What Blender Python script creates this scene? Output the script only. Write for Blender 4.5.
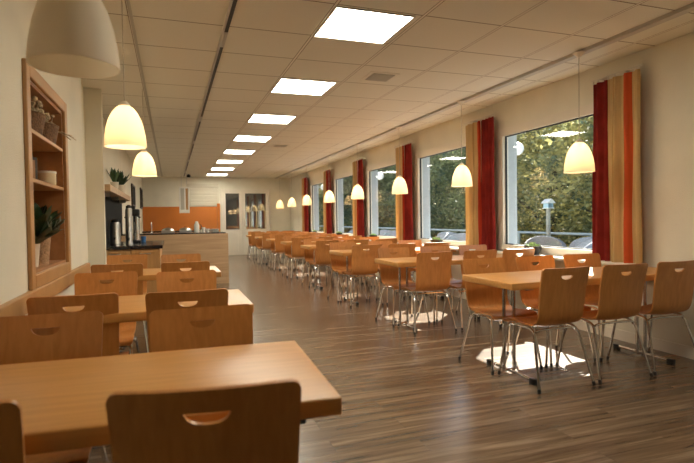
import bpy, bmesh, math, random
from mathutils import Vector, Matrix
R_ = random.Random(7)
PI = math.pi
for o in list(bpy.data.objects): bpy.data.objects.remove(o)
scene = bpy.context.scene
C = scene.collection

# ---------------------------------------------------------------- camera
YAW, PITCH, ROLL, FPX = .3334, -.0250, -.0148, 507.44
fw = Vector((math.sin(YAW)*math.cos(PITCH), math.cos(YAW)*math.cos(PITCH), math.sin(PITCH)))
rt = Vector((math.cos(YAW), -math.sin(YAW), 0)); up = rt.cross(fw)
r2 = rt*math.cos(ROLL)+up*math.sin(ROLL); u2 = -rt*math.sin(ROLL)+up*math.cos(ROLL)
cam_d = bpy.data.cameras.new('camera'); cam = bpy.data.objects.new('camera', cam_d); C.objects.link(cam)
m4 = Matrix((r2, u2, -fw)).transposed().to_4x4(); m4.translation = (0, 0, 1.21)
cam.matrix_world = m4
cam_d.sensor_width = 36; cam_d.lens = FPX/694*36; cam_d.clip_start = .05; cam_d.clip_end = 200
cam_d.dof.use_dof = True; cam_d.dof.focus_distance = 5.0; cam_d.dof.aperture_fstop = 3.2
scene.camera = cam

# ---------------------------------------------------------------- light and exposure
scene.view_settings.view_transform = 'Standard'; scene.view_settings.look = 'None'
scene.view_settings.gamma = 1; scene.view_settings.use_curve_mapping = False
scene.view_settings.exposure = 1.1
SUN_DIR = Vector((-1, -1.0, -1.23)).normalized()
SUN_STRENGTH = 13.0
SKY_STRENGTH = .165
PANEL_STRENGTH = 12
PENDANT_WATT = .95
w = bpy.data.worlds.new('sky'); scene.world = w; w.use_nodes = True
wn = w.node_tree; bg = wn.nodes['Background']
sky = wn.nodes.new('ShaderNodeTexSky'); sky.sky_type = 'NISHITA'; sky.sun_disc = False
sky.sun_elevation = math.radians(38); sky.sun_rotation = math.atan2(1, 1); sky.altitude = 300
wn.links.new(sky.outputs[0], bg.inputs[0]); bg.inputs[1].default_value = SKY_STRENGTH
sd = bpy.data.lights.new('sun', 'SUN'); sd.energy = SUN_STRENGTH; sd.angle = math.radians(.53); sd.color = (1, .93, .82)
so = bpy.data.objects.new('sun', sd); C.objects.link(so); so.location = (12, 12, 14)
so.rotation_euler = SUN_DIR.to_track_quat('-Z', 'Y').to_euler()

# ---------------------------------------------------------------- materials
def mat(name):
    m = bpy.data.materials.new(name); m.use_nodes = True
    return m, m.node_tree, m.node_tree.nodes['Principled BSDF']
def plain(name, col, rough=.5, metal=0, noise=0, nscale=8, bump=0, bscale=60, spec=.5):
    m, nt, b = mat(name)
    b.inputs['Base Color'].default_value = (*col, 1); b.inputs['Roughness'].default_value = rough
    b.inputs['Metallic'].default_value = metal; b.inputs['Specular IOR Level'].default_value = spec
    tc = nt.nodes.new('ShaderNodeTexCoord')
    if noise:
        n = nt.nodes.new('ShaderNodeTexNoise'); n.inputs['Scale'].default_value = nscale; n.inputs['Detail'].default_value = 4
        nt.links.new(tc.outputs['Object'], n.inputs['Vector'])
        cr = nt.nodes.new('ShaderNodeValToRGB')
        cr.color_ramp.elements[0].color = (*[c*(1-noise) for c in col], 1); cr.color_ramp.elements[0].position = .3
        cr.color_ramp.elements[1].color = (*[min(1, c*(1+noise)) for c in col], 1); cr.color_ramp.elements[1].position = .7
        nt.links.new(n.outputs['Fac'], cr.inputs[0]); nt.links.new(cr.outputs[0], b.inputs['Base Color'])
    if bump:
        n = nt.nodes.new('ShaderNodeTexNoise'); n.inputs['Scale'].default_value = bscale
        nt.links.new(tc.outputs['Object'], n.inputs['Vector'])
        bp = nt.nodes.new('ShaderNodeBump'); bp.inputs['Strength'].default_value = bump; bp.inputs['Distance'].default_value = .01
        nt.links.new(n.outputs['Fac'], bp.inputs['Height']); nt.links.new(bp.outputs[0], b.inputs['Normal'])
    return m
def wood(name, dark, light, scale=(3, 60, 3), rough=.35, vary=.12, coat=.0):
    """streaky grain, stretched along the axis with the small scale"""
    m, nt, b = mat(name)
    tc = nt.nodes.new('ShaderNodeTexCoord'); mp = nt.nodes.new('ShaderNodeMapping'); mp.inputs['Scale'].default_value = scale
    oi = nt.nodes.new('ShaderNodeObjectInfo')
    ad = nt.nodes.new('ShaderNodeVectorMath'); ad.operation = 'ADD'
    ml = nt.nodes.new('ShaderNodeVectorMath'); ml.operation = 'SCALE'; ml.inputs['Scale'].default_value = 9
    cx = nt.nodes.new('ShaderNodeCombineXYZ')
    for i in range(3): nt.links.new(oi.outputs['Random'], cx.inputs[i])
    nt.links.new(cx.outputs[0], ml.inputs[0])
    nt.links.new(tc.outputs['Object'], ad.inputs[0]); nt.links.new(ml.outputs[0], ad.inputs[1])
    nt.links.new(ad.outputs[0], mp.inputs[0])
    n = nt.nodes.new('ShaderNodeTexNoise'); n.inputs['Scale'].default_value = 1; n.inputs['Detail'].default_value = 5; n.inputs['Distortion'].default_value = .4
    nt.links.new(mp.outputs[0], n.inputs['Vector'])
    cr = nt.nodes.new('ShaderNodeValToRGB')
    cr.color_ramp.elements[0].color = (*dark, 1); cr.color_ramp.elements[0].position = .3
    cr.color_ramp.elements[1].color = (*light, 1); cr.color_ramp.elements[1].position = .7
    nt.links.new(n.outputs['Fac'], cr.inputs[0])
    hs = nt.nodes.new('ShaderNodeHueSaturation')
    mr = nt.nodes.new('ShaderNodeMapRange'); mr.inputs['To Min'].default_value = 1-vary; mr.inputs['To Max'].default_value = 1+vary
    nt.links.new(oi.outputs['Random'], mr.inputs['Value']); nt.links.new(mr.outputs[0], hs.inputs['Value'])
    nt.links.new(cr.outputs[0], hs.inputs['Color']); nt.links.new(hs.outputs[0], b.inputs['Base Color'])
    b.inputs['Roughness'].default_value = rough; b.inputs['Coat Weight'].default_value = coat; b.inputs['Coat Roughness'].default_value = .25
    return m
def emit(name, col, s):
    m, nt, b = mat(name); b.inputs['Base Color'].default_value = (.8, .8, .78, 1)
    b.inputs['Emission Color'].default_value = (*col, 1); b.inputs['Emission Strength'].default_value = s
    return m

M = {}
M['wall'] = plain('warm white rough plaster', (.80, .755, .63), .9, noise=.04, nscale=3, bump=.35, bscale=160, spec=.2)
M['cream'] = plain('cream painted frame', (.80, .74, .63), .5, noise=.02)
M['reveal'] = plain('white exterior render', (.50, .54, .56), .8, noise=.05, nscale=10)
M['beech'] = wood('beech plywood', (.52, .205, .050), (.63, .27, .072), (45, 45, 3), .38, .08, .12)
M['beech_edge'] = wood('plywood edge', (.30, .13, .035), (.42, .20, .06), (40, 40, 6), .5)
M['beech_table'] = wood('beech table laminate', (.57, .262, .068), (.67, .325, .094), (3, 40, 40), .36, .05, .0)
M['niche_wood'] = wood('light pine trim', (.40, .21, .080), (.51, .285, .108), (30, 4, 4), .45, .05)
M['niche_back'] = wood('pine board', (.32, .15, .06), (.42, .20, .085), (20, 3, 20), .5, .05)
M['oak_front'] = wood('pale oak panel', (.46, .29, .155), (.62, .42, .24), (1.5, 8, 22), .5, .03)
M['chrome'] = plain('chrome tube', (.72, .72, .72), .16, 1)
M['steel'] = plain('brushed steel', (.55, .54, .52), .3, 1, noise=.05)
M['black'] = plain('black plastic', (.012, .012, .012), .4)
M['black_top'] = plain('black worktop', (.015, .015, .017), .18, noise=.3, nscale=60)
M['black_tile'] = plain('black splashback', (.010, .012, .013), .8, spec=.15)
M['white'] = plain('white enamel', (.78, .76, .70), .35)
M['dark_metal'] = plain('dark track metal', (.03, .027, .024), .4, .6)
M['light_metal'] = plain('grey white aluminium', (.55, .53, .49), .4, .3)
M['orange'] = plain('orange splashback panel', (.62, .185, .022), .4, noise=.05, nscale=2)
M['shutter'] = plain('cream slatted shutter', (.66, .60, .48), .5)
M['leaf'] = plain('dark green leaf', (.045, .10, .03), .45, noise=.4, nscale=15)
M['leaf_dark'] = plain('very dark green leaf', (.02, .05, .018), .4, noise=.4, nscale=15)
M['leaf_pale'] = plain('pale green rosette', (.36, .46, .20), .5, noise=.35, nscale=30)
M['pot'] = plain('cream ceramic pot', (.70, .62, .50), .4)
M['terracotta'] = plain('woven bark pot', (.42, .25, .13), .8, noise=.3, nscale=50, bump=.8, bscale=90)
M['wicker'] = plain('brown wicker', (.16, .085, .04), .8, noise=.5, nscale=70, bump=1, bscale=90)
M['dry'] = plain('dried flowers', (.50, .40, .26), .9, noise=.4, nscale=40)
M['glassy'] = plain('dark pane glass', (.20, .21, .21), .03, .75)
M['wood_dark'] = plain('dark brown frame', (.05, .03, .02), .4)
M['candle'] = plain('cream candle jar', (.75, .62, .42), .5)
M['wicker_grey'] = plain('blue grey synthetic wicker', (.26, .29, .34), .6, noise=.25, nscale=60, bump=.6, bscale=120)
M['wicker_brown'] = plain('taupe synthetic wicker', (.22, .20, .19), .6, noise=.25, nscale=60, bump=.6, bscale=120)
M['table_white'] = plain('white terrace table', (.75, .76, .78), .35)
M['rail'] = plain('galvanised rail', (.42, .48, .48), .45, .3)
M['post'] = plain('weathered post', (.36, .35, .30), .8, noise=.2, nscale=20)
M['blue'] = plain('pale blue paint', (.35, .55, .66), .6)
M['paving'] = plain('concrete paving', (.45, .44, .42), .85, noise=.15, nscale=4, bump=.3)
M['grass'] = plain('grass bank', (.07, .10, .03), .95, noise=.5, nscale=3, bump=1, bscale=15)
M['bark'] = plain('tree bark', (.08, .06, .045), .9, noise=.4, nscale=12, bump=1)
M['blue_plastic'] = plain('blue plastic', (.05, .18, .45), .4)
M['vent'] = plain('grey air vent', (.46, .44, .38), .6)
M['panel'] = emit('luminous ceiling panel', (1, .95, .79), PANEL_STRENGTH)
M['canopy'] = plain('white plastic canopy', (.72, .68, .58), .4)
M['cable'] = plain('pale cable', (.50, .46, .38), .6)

def glass_mat():
    m = bpy.data.materials.new('window glass'); m.use_nodes = True; nt = m.node_tree; nt.nodes.clear()
    o = nt.nodes.new('ShaderNodeOutputMaterial'); mx = nt.nodes.new('ShaderNodeMixShader')
    t = nt.nodes.new('ShaderNodeBsdfTransparent'); t.inputs[0].default_value = (.90, .93, .92, 1)
    g = nt.nodes.new('ShaderNodeBsdfGlossy'); g.inputs['Roughness'].default_value = .0
    ge = nt.nodes.new('ShaderNodeNewGeometry'); dt = nt.nodes.new('ShaderNodeVectorMath'); dt.operation = 'DOT_PRODUCT'
    nt.links.new(ge.outputs['Normal'], dt.inputs[0]); nt.links.new(ge.outputs['Incoming'], dt.inputs[1])
    def mth(op, a, c):
        n = nt.nodes.new('ShaderNodeMath'); n.operation = op
        for i, v in enumerate((a, c)):
            if v is None: continue
            if isinstance(v, (int, float)): n.inputs[i].default_value = v
            else: nt.links.new(v, n.inputs[i])
        return n.outputs[0]
    ab = mth('ABSOLUTE', dt.outputs['Value'], None); om = mth('SUBTRACT', 1.0, ab); pw = mth('POWER', om, 5.0)
    fr = mth('ADD', mth('MULTIPLY', pw, .85), .075)
    nt.links.new(fr, mx.inputs[0])
    nt.links.new(t.outputs[0], mx.inputs[1]); nt.links.new(g.outputs[0], mx.inputs[2]); nt.links.new(mx.outputs[0], o.inputs[0])
    return m
M['glass'] = glass_mat()

def shade_mat(name, tint=(.93, .86, .73), trans=.55):
    m = bpy.data.materials.new(name); m.use_nodes = True; nt = m.node_tree; nt.nodes.clear()
    o = nt.nodes.new('ShaderNodeOutputMaterial'); mx = nt.nodes.new('ShaderNodeMixShader'); mx.inputs[0].default_value = trans
    d = nt.nodes.new('ShaderNodeBsdfDiffuse'); d.inputs[0].default_value = (*tint, 1)
    t = nt.nodes.new('ShaderNodeBsdfTranslucent'); t.inputs[0].default_value = (*tint, 1)
    m2 = nt.nodes.new('ShaderNodeMixShader'); m2.inputs[0].default_value = .02
    g = nt.nodes.new('ShaderNodeBsdfGlossy'); g.inputs['Roughness'].default_value = .5
    nt.links.new(d.outputs[0], mx.inputs[1]); nt.links.new(t.outputs[0], mx.inputs[2])
    nt.links.new(mx.outputs[0], m2.inputs[1]); nt.links.new(g.outputs[0], m2.inputs[2]); nt.links.new(m2.outputs[0], o.inputs[0])
    return m
M['shade'] = shade_mat('opal glass shade')

def floor_mat():
    m, nt, b = mat('oak vinyl planks')
    L = nt.links; N = nt.nodes.new
    tc = N('ShaderNodeTexCoord')
    br = N('ShaderNodeTexBrick'); br.inputs['Scale'].default_value = 1; br.inputs['Brick Width'].default_value = 1.25
    br.inputs['Row Height'].default_value = .155; br.inputs['Mortar Size'].default_value = .0008; br.offset = .37
    br.inputs['Color1'].default_value = (0, 0, 0, 1); br.inputs['Color2'].default_value = (1, 1, 1, 1); br.inputs['Mortar'].default_value = (.5, .5, .5, 1)
    br.inputs['Bias'].default_value = 0
    L.new(tc.outputs['Object'], br.inputs['Vector'])
    sc = N('ShaderNodeVectorMath'); sc.operation = 'MULTIPLY'; sc.inputs[1].default_value = (.9, 17, 1)
    L.new(tc.outputs['Object'], sc.inputs[0])
    ad = N('ShaderNodeVectorMath'); ad.operation = 'ADD'; L.new(sc.outputs[0], ad.inputs[0])
    off = N('ShaderNodeVectorMath'); off.operation = 'SCALE'; off.inputs['Scale'].default_value = 2.5
    L.new(br.outputs['Color'], off.inputs[0]); L.new(off.outputs[0], ad.inputs[1])
    n = N('ShaderNodeTexNoise'); n.inputs['Scale'].default_value = 1; n.inputs['Detail'].default_value = 6; n.inputs['Roughness'].default_value = .6; n.inputs['Distortion'].default_value = .6
    L.new(ad.outputs[0], n.inputs['Vector'])
    mix = N('ShaderNodeMath'); mix.operation = 'MULTIPLY_ADD'; mix.inputs[1].default_value = .05
    L.new(br.outputs['Color'], mix.inputs[0]); L.new(n.outputs['Fac'], mix.inputs[2])
    cr = N('ShaderNodeValToRGB'); e = cr.color_ramp.elements
    e[0].position = .36; e[0].color = (.075, .044, .024, 1); e[1].position = .76; e[1].color = (.33, .235, .155, 1)
    k = cr.color_ramp.elements.new(.54); k.color = (.165, .108, .064, 1)
    L.new(mix.outputs[0], cr.inputs[0])
    mm = N('ShaderNodeMix'); mm.data_type = 'RGBA'; mm.inputs[7].default_value = (.05, .03, .02, 1)
    L.new(br.outputs['Fac'], mm.inputs[0]); L.new(cr.outputs[0], mm.inputs[6]); L.new(mm.outputs[2], b.inputs['Base Color'])
    b.inputs['Roughness'].default_value = .27; b.inputs['Coat Weight'].default_value = .35; b.inputs['Coat Roughness'].default_value = .22
    bp = N('ShaderNodeBump'); bp.inputs['Strength'].default_value = .12; bp.inputs['Distance'].default_value = .004
    L.new(n.outputs['Fac'], bp.inputs['Height']); L.new(bp.outputs[0], b.inputs['Normal'])
    return m
M['floor'] = floor_mat()

GX, GXK, GY, GYK = .435, .682, 4.006, .6259     # ceiling grid
def ceil_mat():
    m, nt, b = mat('mineral fibre ceiling tiles')
    L = nt.links; N = nt.nodes.new
    tc = N('ShaderNodeTexCoord'); sp = N('ShaderNodeSeparateXYZ'); L.new(tc.outputs['Object'], sp.inputs[0])
    def line(sock, o, k, wd):
        a = N('ShaderNodeMath'); a.operation = 'SUBTRACT'; a.inputs[1].default_value = o; L.new(sock, a.inputs[0])
        d = N('ShaderNodeMath'); d.operation = 'DIVIDE'; d.inputs[1].default_value = k; L.new(a.outputs[0], d.inputs[0])
        f = N('ShaderNodeMath'); f.operation = 'PINGPONG'; f.inputs[1].default_value = .5; L.new(d.outputs[0], f.inputs[0])
        g = N('ShaderNodeMath'); g.operation = 'LESS_THAN'; g.inputs[1].default_value = wd/k/2; L.new(f.outputs[0], g.inputs[0])
        return g.outputs[0]
    gx = line(sp.outputs[0], GX, GXK, .018); gy = line(sp.outputs[1], GY, GYK, .012)
    gx2 = line(sp.outputs[0], GX, GXK, .030)
    mx = N('ShaderNodeMath'); mx.operation = 'MAXIMUM'; L.new(gx2, mx.inputs[0]); L.new(gy, mx.inputs[1])
    n = N('ShaderNodeTexNoise'); n.inputs['Scale'].default_value = 120; L.new(tc.outputs['Object'], n.inputs['Vector'])
    cr = N('ShaderNodeValToRGB'); cr.color_ramp.elements[0].color = (.74, .72, .635, 1); cr.color_ramp.elements[1].color = (.81, .79, .70, 1)
    L.new(n.outputs['Fac'], cr.inputs[0])
    m1 = N('ShaderNodeMix'); m1.data_type = 'RGBA'; m1.inputs[7].default_value = (.30, .26, .20, 1)
    L.new(mx.outputs[0], m1.inputs[0]); L.new(cr.outputs[0], m1.inputs[6])
    m2 = N('ShaderNodeMix'); m2.data_type = 'RGBA'; m2.inputs[7].default_value = (.84, .80, .72, 1)
    L.new(gx, m2.inputs[0]); L.new(m1.outputs[2], m2.inputs[6]); L.new(m2.outputs[2], b.inputs['Base Color'])
    b.inputs['Roughness'].default_value = .9; b.inputs['Specular IOR Level'].default_value = .2
    return m
M['ceiling'] = ceil_mat()

def curtain_mat(name, stops, base):
    """stops: (y0, y1, colour) stripes woven along the cloth's width"""
    m, nt, b = mat(name); L = nt.links; N = nt.nodes.new
    tc = N('ShaderNodeTexCoord'); sp = N('ShaderNodeSeparateXYZ'); L.new(tc.outputs['Object'], sp.inputs[0])
    cr = N('ShaderNodeValToRGB'); cr.color_ramp.interpolation = 'CONSTANT'
    cr.color_ramp.elements[0].position = 0; cr.color_ramp.elements[0].color = (*base, 1)
    cr.color_ramp.elements.remove(cr.color_ramp.elements[1])
    for p, c in stops:
        e = cr.color_ramp.elements.new(p); e.color = (*c, 1)
    nz = N('ShaderNodeTexNoise'); nz.inputs['Scale'].default_value = 1; mp = N('ShaderNodeMapping'); mp.inputs['Scale'].default_value = (1, 40, 1.2)
    L.new(tc.outputs['Object'], mp.inputs[0]); L.new(mp.outputs[0], nz.inputs['Vector'])
    ma = N('ShaderNodeMath'); ma.operation = 'MULTIPLY_ADD'; ma.inputs[1].default_value = .012; L.new(nz.outputs['Fac'], ma.inputs[0]); L.new(sp.outputs[1], ma.inputs[2])
    L.new(ma.outputs[0], cr.inputs[0])
    hs = N('ShaderNodeHueSaturation'); mr = N('ShaderNodeMapRange'); mr.inputs['To Min'].default_value = .75; mr.inputs['To Max'].default_value = 1.2
    L.new(nz.outputs['Fac'], mr.inputs['Value']); L.new(mr.outputs[0], hs.inputs['Value']); L.new(cr.outputs[0], hs.inputs['Color'])
    L.new(hs.outputs[0], b.inputs['Base Color']); b.inputs['Roughness'].default_value = .85; b.inputs['Specular IOR Level'].default_value = .1
    tr = N('ShaderNodeBsdfTranslucent'); L.new(hs.outputs[0], tr.inputs[0])
    mx = N('ShaderNodeMixShader'); mx.inputs[0].default_value = .3
    out = nt.nodes['Material Output']; L.new(b.outputs[0], mx.inputs[1]); L.new(tr.outputs[0], mx.inputs[2]); L.new(mx.outputs[0], out.inputs[0])
    return m
GOLD = (.70, .50, .24); GOLD2 = (.56, .35, .13); RUST = (.72, .13, .045); DRED = (.30, .02, .015)
M['curtain_gold'] = curtain_mat('gold curtain cloth with rust stripe', [(.05, GOLD2), (.07, GOLD), (.10, RUST), (.185, GOLD2), (.20, GOLD), (.27, GOLD2), (.285, GOLD)], GOLD)
M['curtain_gold'].name = 'gold curtain cloth'
M['curtain_mixed'] = curtain_mat('rust striped curtain cloth', [(.06, RUST), (.10, GOLD), (.13, GOLD2), (.16, RUST), (.20, GOLD)], (.5, .05, .02))
M['curtain_red'] = plain('deep red curtain cloth', (.22, .022, .017), .85, noise=.25, nscale=5, spec=.1)

def leaf_mat(name, a, b_):
    m, nt, b = mat(name); L = nt.links; N = nt.nodes.new
    tc = N('ShaderNodeTexCoord'); n = N('ShaderNodeTexNoise'); n.inputs['Scale'].default_value = 1.6; n.inputs['Detail'].default_value = 6
    L.new(tc.outputs['Object'], n.inputs['Vector'])
    cr = N('ShaderNodeValToRGB'); cr.color_ramp.elements[0].position = .35; cr.color_ramp.elements[1].position = .68
    cr.color_ramp.elements[0].color = (*a, 1); cr.color_ramp.elements[1].color = (*b_, 1); L.new(n.outputs['Fac'], cr.inputs[0])
    L.new(cr.outputs[0], b.inputs['Base Color']); b.inputs['Roughness'].default_value = .6; b.inputs['Specular IOR Level'].default_value = .12
    tr = N('ShaderNodeBsdfTranslucent'); L.new(cr.outputs[0], tr.inputs[0]); mx = N('ShaderNodeMixShader'); mx.inputs[0].default_value = .34
    L.new(b.outputs[0], mx.inputs[1]); L.new(tr.outputs[0], mx.inputs[2]); L.new(mx.outputs[0], nt.nodes['Material Output'].inputs[0])
    return m
M['foliage_a'] = leaf_mat('green foliage with painted highlights', (.12, .16, .10), (.66, .56, .20))  # pale yellow tone paints sunlit highlights into the leaf colour
M['foliage_b'] = leaf_mat('deep green foliage', (.085, .13, .095), (.32, .34, .15))

# ---------------------------------------------------------------- mesh helpers
def nb(): return bmesh.new()
def box(bm, x0, x1, y0, y1, z0, z1):
    v = [bm.verts.new(p) for p in ((x0,y0,z0),(x1,y0,z0),(x1,y1,z0),(x0,y1,z0),(x0,y0,z1),(x1,y0,z1),(x1,y1,z1),(x0,y1,z1))]
    for f in ((0,3,2,1),(4,5,6,7),(0,1,5,4),(1,2,6,5),(2,3,7,6),(3,0,4,7)): bm.faces.new([v[i] for i in f])
def rbox(bm, x0, x1, y0, y1, z0, z1, r=.004, seg=2):
    t = bmesh.new(); box(t, x0, x1, y0, y1, z0, z1)
    bmesh.ops.bevel(t, geom=t.edges[:], offset=r, segments=seg, affect='EDGES', profile=.5)
    me = bpy.data.meshes.new('t'); t.to_mesh(me); t.free(); bm.from_mesh(me); bpy.data.meshes.remove(me)
def smooth_path(pts, n=4):
    pts = [Vector(p) for p in pts]; out = []
    for i in range(len(pts)-1):
        p0 = pts[max(i-1, 0)]; p1 = pts[i]; p2 = pts[i+1]; p3 = pts[min(i+2, len(pts)-1)]
        for k in range(n):
            t = k/n
            out.append(.5*((2*p1)+(-p0+p2)*t+(2*p0-5*p1+4*p2-p3)*t*t+(-p0+3*p1-3*p2+p3)*t**3))
    out.append(pts[-1]); return out
def tube(bm, pts, r, seg=8, radii=None):
    pts = [Vector(p) for p in pts]; rings = []; n = len(pts)
    ref = Vector((.13, .27, .95))
    prev = None
    for i, p in enumerate(pts):
        d = (pts[min(i+1, n-1)]-pts[max(i-1, 0)]).normalized()
        if prev is None:
            a = d.cross(ref)
            if a.length < .1: a = d.cross(Vector((1, 0, 0)))
        else: a = prev-d*prev.dot(d)
        a.normalize(); prev = a; b = d.cross(a)
        rr = radii[i] if radii else r
        rings.append([bm.verts.new(p+a*math.cos(2*PI*k/seg)*rr+b*math.sin(2*PI*k/seg)*rr) for k in range(seg)])
    for i in range(n-1):
        for k in range(seg):
            bm.faces.new((rings[i][k], rings[i][(k+1) % seg], rings[i+1][(k+1) % seg], rings[i+1][k]))
    bm.faces.new(rings[0][::-1]); bm.faces.new(rings[-1])
def lathe(bm, prof, seg=24, cx=0, cy=0, closed=False):
    rings = []
    for r, z in prof:
        if r < 1e-5: rings.append([bm.verts.new((cx, cy, z))])
        else: rings.append([bm.verts.new((cx+r*math.cos(2*PI*k/seg), cy+r*math.sin(2*PI*k/seg), z)) for k in range(seg)])
    prs = list(zip(rings, rings[1:]))
    if closed: prs.append((rings[-1], rings[0]))
    for a, b in prs:
        for k in range(seg):
            k2 = (k+1) % seg
            if len(a) == 1 and len(b) == 1: continue
            if len(a) == 1: bm.faces.new((a[0], b[k2], b[k]))
            elif len(b) == 1: bm.faces.new((a[k], a[k2], b[0]))
            else: bm.faces.new((a[k], a[k2], b[k2], b[k]))
def obj(name, bm, m, parent=None, smooth=False, **props):
    bmesh.ops.recalc_face_normals(bm, faces=bm.faces[:])
    me = bpy.data.meshes.new(name); bm.to_mesh(me); bm.free()
    me.materials.append(M[m] if isinstance(m, str) else m)
    if smooth:
        for p in me.polygons: p.use_smooth = True
        try: me.set_sharp_from_angle(angle=math.radians(40))
        except Exception: pass
    o = bpy.data.objects.new(name, me); C.objects.link(o)
    if parent: o.parent = parent
    for k, v in props.items(): o[k] = v
    return o
def tag(o, label, cat, group=None):
    o['label'] = label; o['category'] = cat
    if group: o['group'] = group
    return o
def empty(name, loc, rz=0, label=None, cat=None, group=None):
    o = bpy.data.objects.new(name, None); C.objects.link(o); o.location = loc; o.rotation_euler = (0, 0, rz)
    o.empty_display_size = .1
    if label: tag(o, label, cat, group)
    return o
def struct(name, bm, m, smooth=False):
    return obj(name, bm, m, None, smooth, kind='structure')
def dup(root, loc, rz, label, cat=None, group=None):
    def cp(o, par):
        c = o.copy(); C.objects.link(c); c.parent = par
        for ch in kids[o]: cp(ch, c)
        return c
    kids = {}
    def walk(o):
        kids[o] = list(o.children)
        for ch in kids[o]: walk(ch)
    walk(root)
    r = cp(root, None); r.location = loc; r.rotation_euler = (0, 0, rz); r['label'] = label
    if cat: r['category'] = cat
    if group: r['group'] = group
    return r

# ---------------------------------------------------------------- room shell
H = 2.70; XR = 4.08; XO = 4.30; XL = -.72; XL2 = -.88; YB = 18.0; YF = -4.2
b = nb(); box(b, -1.4, XR+.02, YF, YB+.2, -.1, 0); struct('floor', b, 'floor')
b = nb(); box(b, -1.4, XO, YF, YB+.2, H, H+.1); struct('ceiling', b, 'ceiling')
b = nb(); box(b, -1.4, XO, YF-.15, YF, 0, H); struct('wall_front', b, 'wall')
b = nb(); box(b, -1.4, XO, YB, YB+.15, 0, H); struct('wall_back', b, 'wall')
# window side wall with five openings
WZ0, WZ1 = .80, 2.31; WW = 1.80
wins = [(5.60+2.37*i-WW, 5.60+2.37*i) for i in range(5)]
b = nb()
ys = [YF]+[v for w_ in wins for v in w_]+[YB]
for i in range(0, len(ys), 2): box(b, XR, XO, ys[i], ys[i+1], 0, H)
for y0, y1 in wins: box(b, XR, XO, y0, y1, 0, WZ0); box(b, XR, XO, y0, y1, WZ1, H)
struct('wall_right', b, 'wall')
b = nb()
for y0, y1 in wins:
    for a, c in ((y0, y0+.012), (y1-.012, y1)): box(b, XR+.055, XO+.012, a, c, WZ0, WZ1)
    box(b, XR+.055, XO+.03, y0, y1, WZ0, WZ0+.012); box(b, XR+.055, XO+.012, y0, y1, WZ1-.012, WZ1)
box(b, XO, XO+.012, YF, wins[0][0], 0, H+.3)
for i in range(4): box(b, XO, XO+.012, wins[i][1], wins[i+1][0], 0, H+.3)
box(b, XO, XO+.012, wins[4][1], YB, 0, H+.3)
for y0, y1 in wins: box(b, XO, XO+.012, y0, y1, 0, WZ0); box(b, XO, XO+.012, y0, y1, WZ1, H+.3)
struct('trim_1', b, 'reveal')
for i, (y0, y1) in enumerate(wins):
    r = empty('window_%d' % (i+1), (0, 0, 0)); r['kind'] = 'structure'
    b = nb(); t = .07; x0, x1 = XR-.03, XR+.055
    box(b, x0, x1, y0-.04, y0+t, WZ0-.03, WZ1+.03); box(b, x0, x1, y1-t, y1+.04, WZ0-.03, WZ1+.03)
    box(b, x0, x1, y0+t, y1-t, WZ1-t, WZ1+.03); box(b, x0, x1, y0+t, y1-t, WZ0-.03, WZ0+.05)
    obj('window_frame', b, 'cream', r)
    b = nb(); s = .012; a, c, zz0, zz1 = y0+t, y1-t, WZ0+.05, WZ1-t
    for q in ((a, a+s, zz0, zz1), (c-s, c, zz0, zz1), (a, c, zz1-s, zz1), (a, c, zz0, zz0+s)): box(b, XR+.006, XR+.03, *q)
    obj('window_seal', b, 'black', r)
    b = nb(); v = [b.verts.new(p) for p in ((XR+.02, a, zz0), (XR+.02, c, zz0), (XR+.02, c, zz1), (XR+.02, a, zz1))]; b.faces.new(v)
    obj('glass_pane', b, 'glass', r)
b = nb(); rbox(b, 3.86, XR+.0, 3.45, 15.2, .735, .765, .006); struct('trim_2', b, 'cream')     # long window ledge
b = nb(); box(b, XR-.012, XR, YF, YB, 0, .10); struct('baseboard_right', b, 'cream')
# left wall: thick section with niche, recess, pier, niche wall
NY0, NY1, NZ0, NZ1 = 3.15, 4.10, .93, 2.00
b = nb()
box(b, -1.4, XL, YF, NY0, 0, H); box(b, -1.4, XL, NY1, 5.0, 0, H)
box(b, -1.4, XL, NY0, NY1, 0, NZ0); box(b, -1.4, XL, NY0, NY1, NZ1, H); box(b, -1.4, XL-.27, NY0, NY1, NZ0, NZ1)
struct('wall_left', b, 'wall')
b = nb(); box(b, -1.4, XL2, 5.0, YB, 0, H); struct('wall_left', b, 'wall')
b = nb(); box(b, XL2, -.705, 6.27, 6.36, 0, H); struct('wall_left', b, 'wall')
b = nb(); rbox(b, XL, XL+.035, 0.1, 5.0, .76, .855, .006); struct('trim_3', b, 'niche_wood')     # wooden wall rail
b = nb(); box(b, XL2, XL2+.012, 6.9, 7.1, 0, .1); box(b, XL2, XL2+.012, 9.0, YB, 0, .1); struct('baseboard_left', b, 'cream')

# niche shelf unit
r = empty('wall_shelf', (XL, (NY0+NY1)/2, NZ0), 0, 'recessed wooden wall niche shelf with three compartments in left wall', 'shelf')
def rel(o, root): o.matrix_parent_inverse = Matrix.Translation(-Vector(root.location))
b = nb(); f = .075
for q in ((NY0-f, NY0, NZ0-f, NZ1+f), (NY1, NY1+f, NZ0-f, NZ1+f), (NY0, NY1, NZ0-f, NZ0), (NY0, NY1, NZ1, NZ1+f)): rbox(b, XL, XL+.022, *q, .004, 1)
o = obj('frame', b, 'niche_wood', r); rel(o, r)
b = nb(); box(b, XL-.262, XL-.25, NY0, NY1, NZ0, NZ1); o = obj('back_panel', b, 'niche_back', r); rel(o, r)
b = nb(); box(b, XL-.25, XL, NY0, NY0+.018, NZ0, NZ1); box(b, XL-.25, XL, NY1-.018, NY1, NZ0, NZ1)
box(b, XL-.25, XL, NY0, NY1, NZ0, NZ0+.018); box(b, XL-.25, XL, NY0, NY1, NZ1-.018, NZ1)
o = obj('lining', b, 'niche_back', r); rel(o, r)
SH = (1.725, 1.45)
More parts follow.
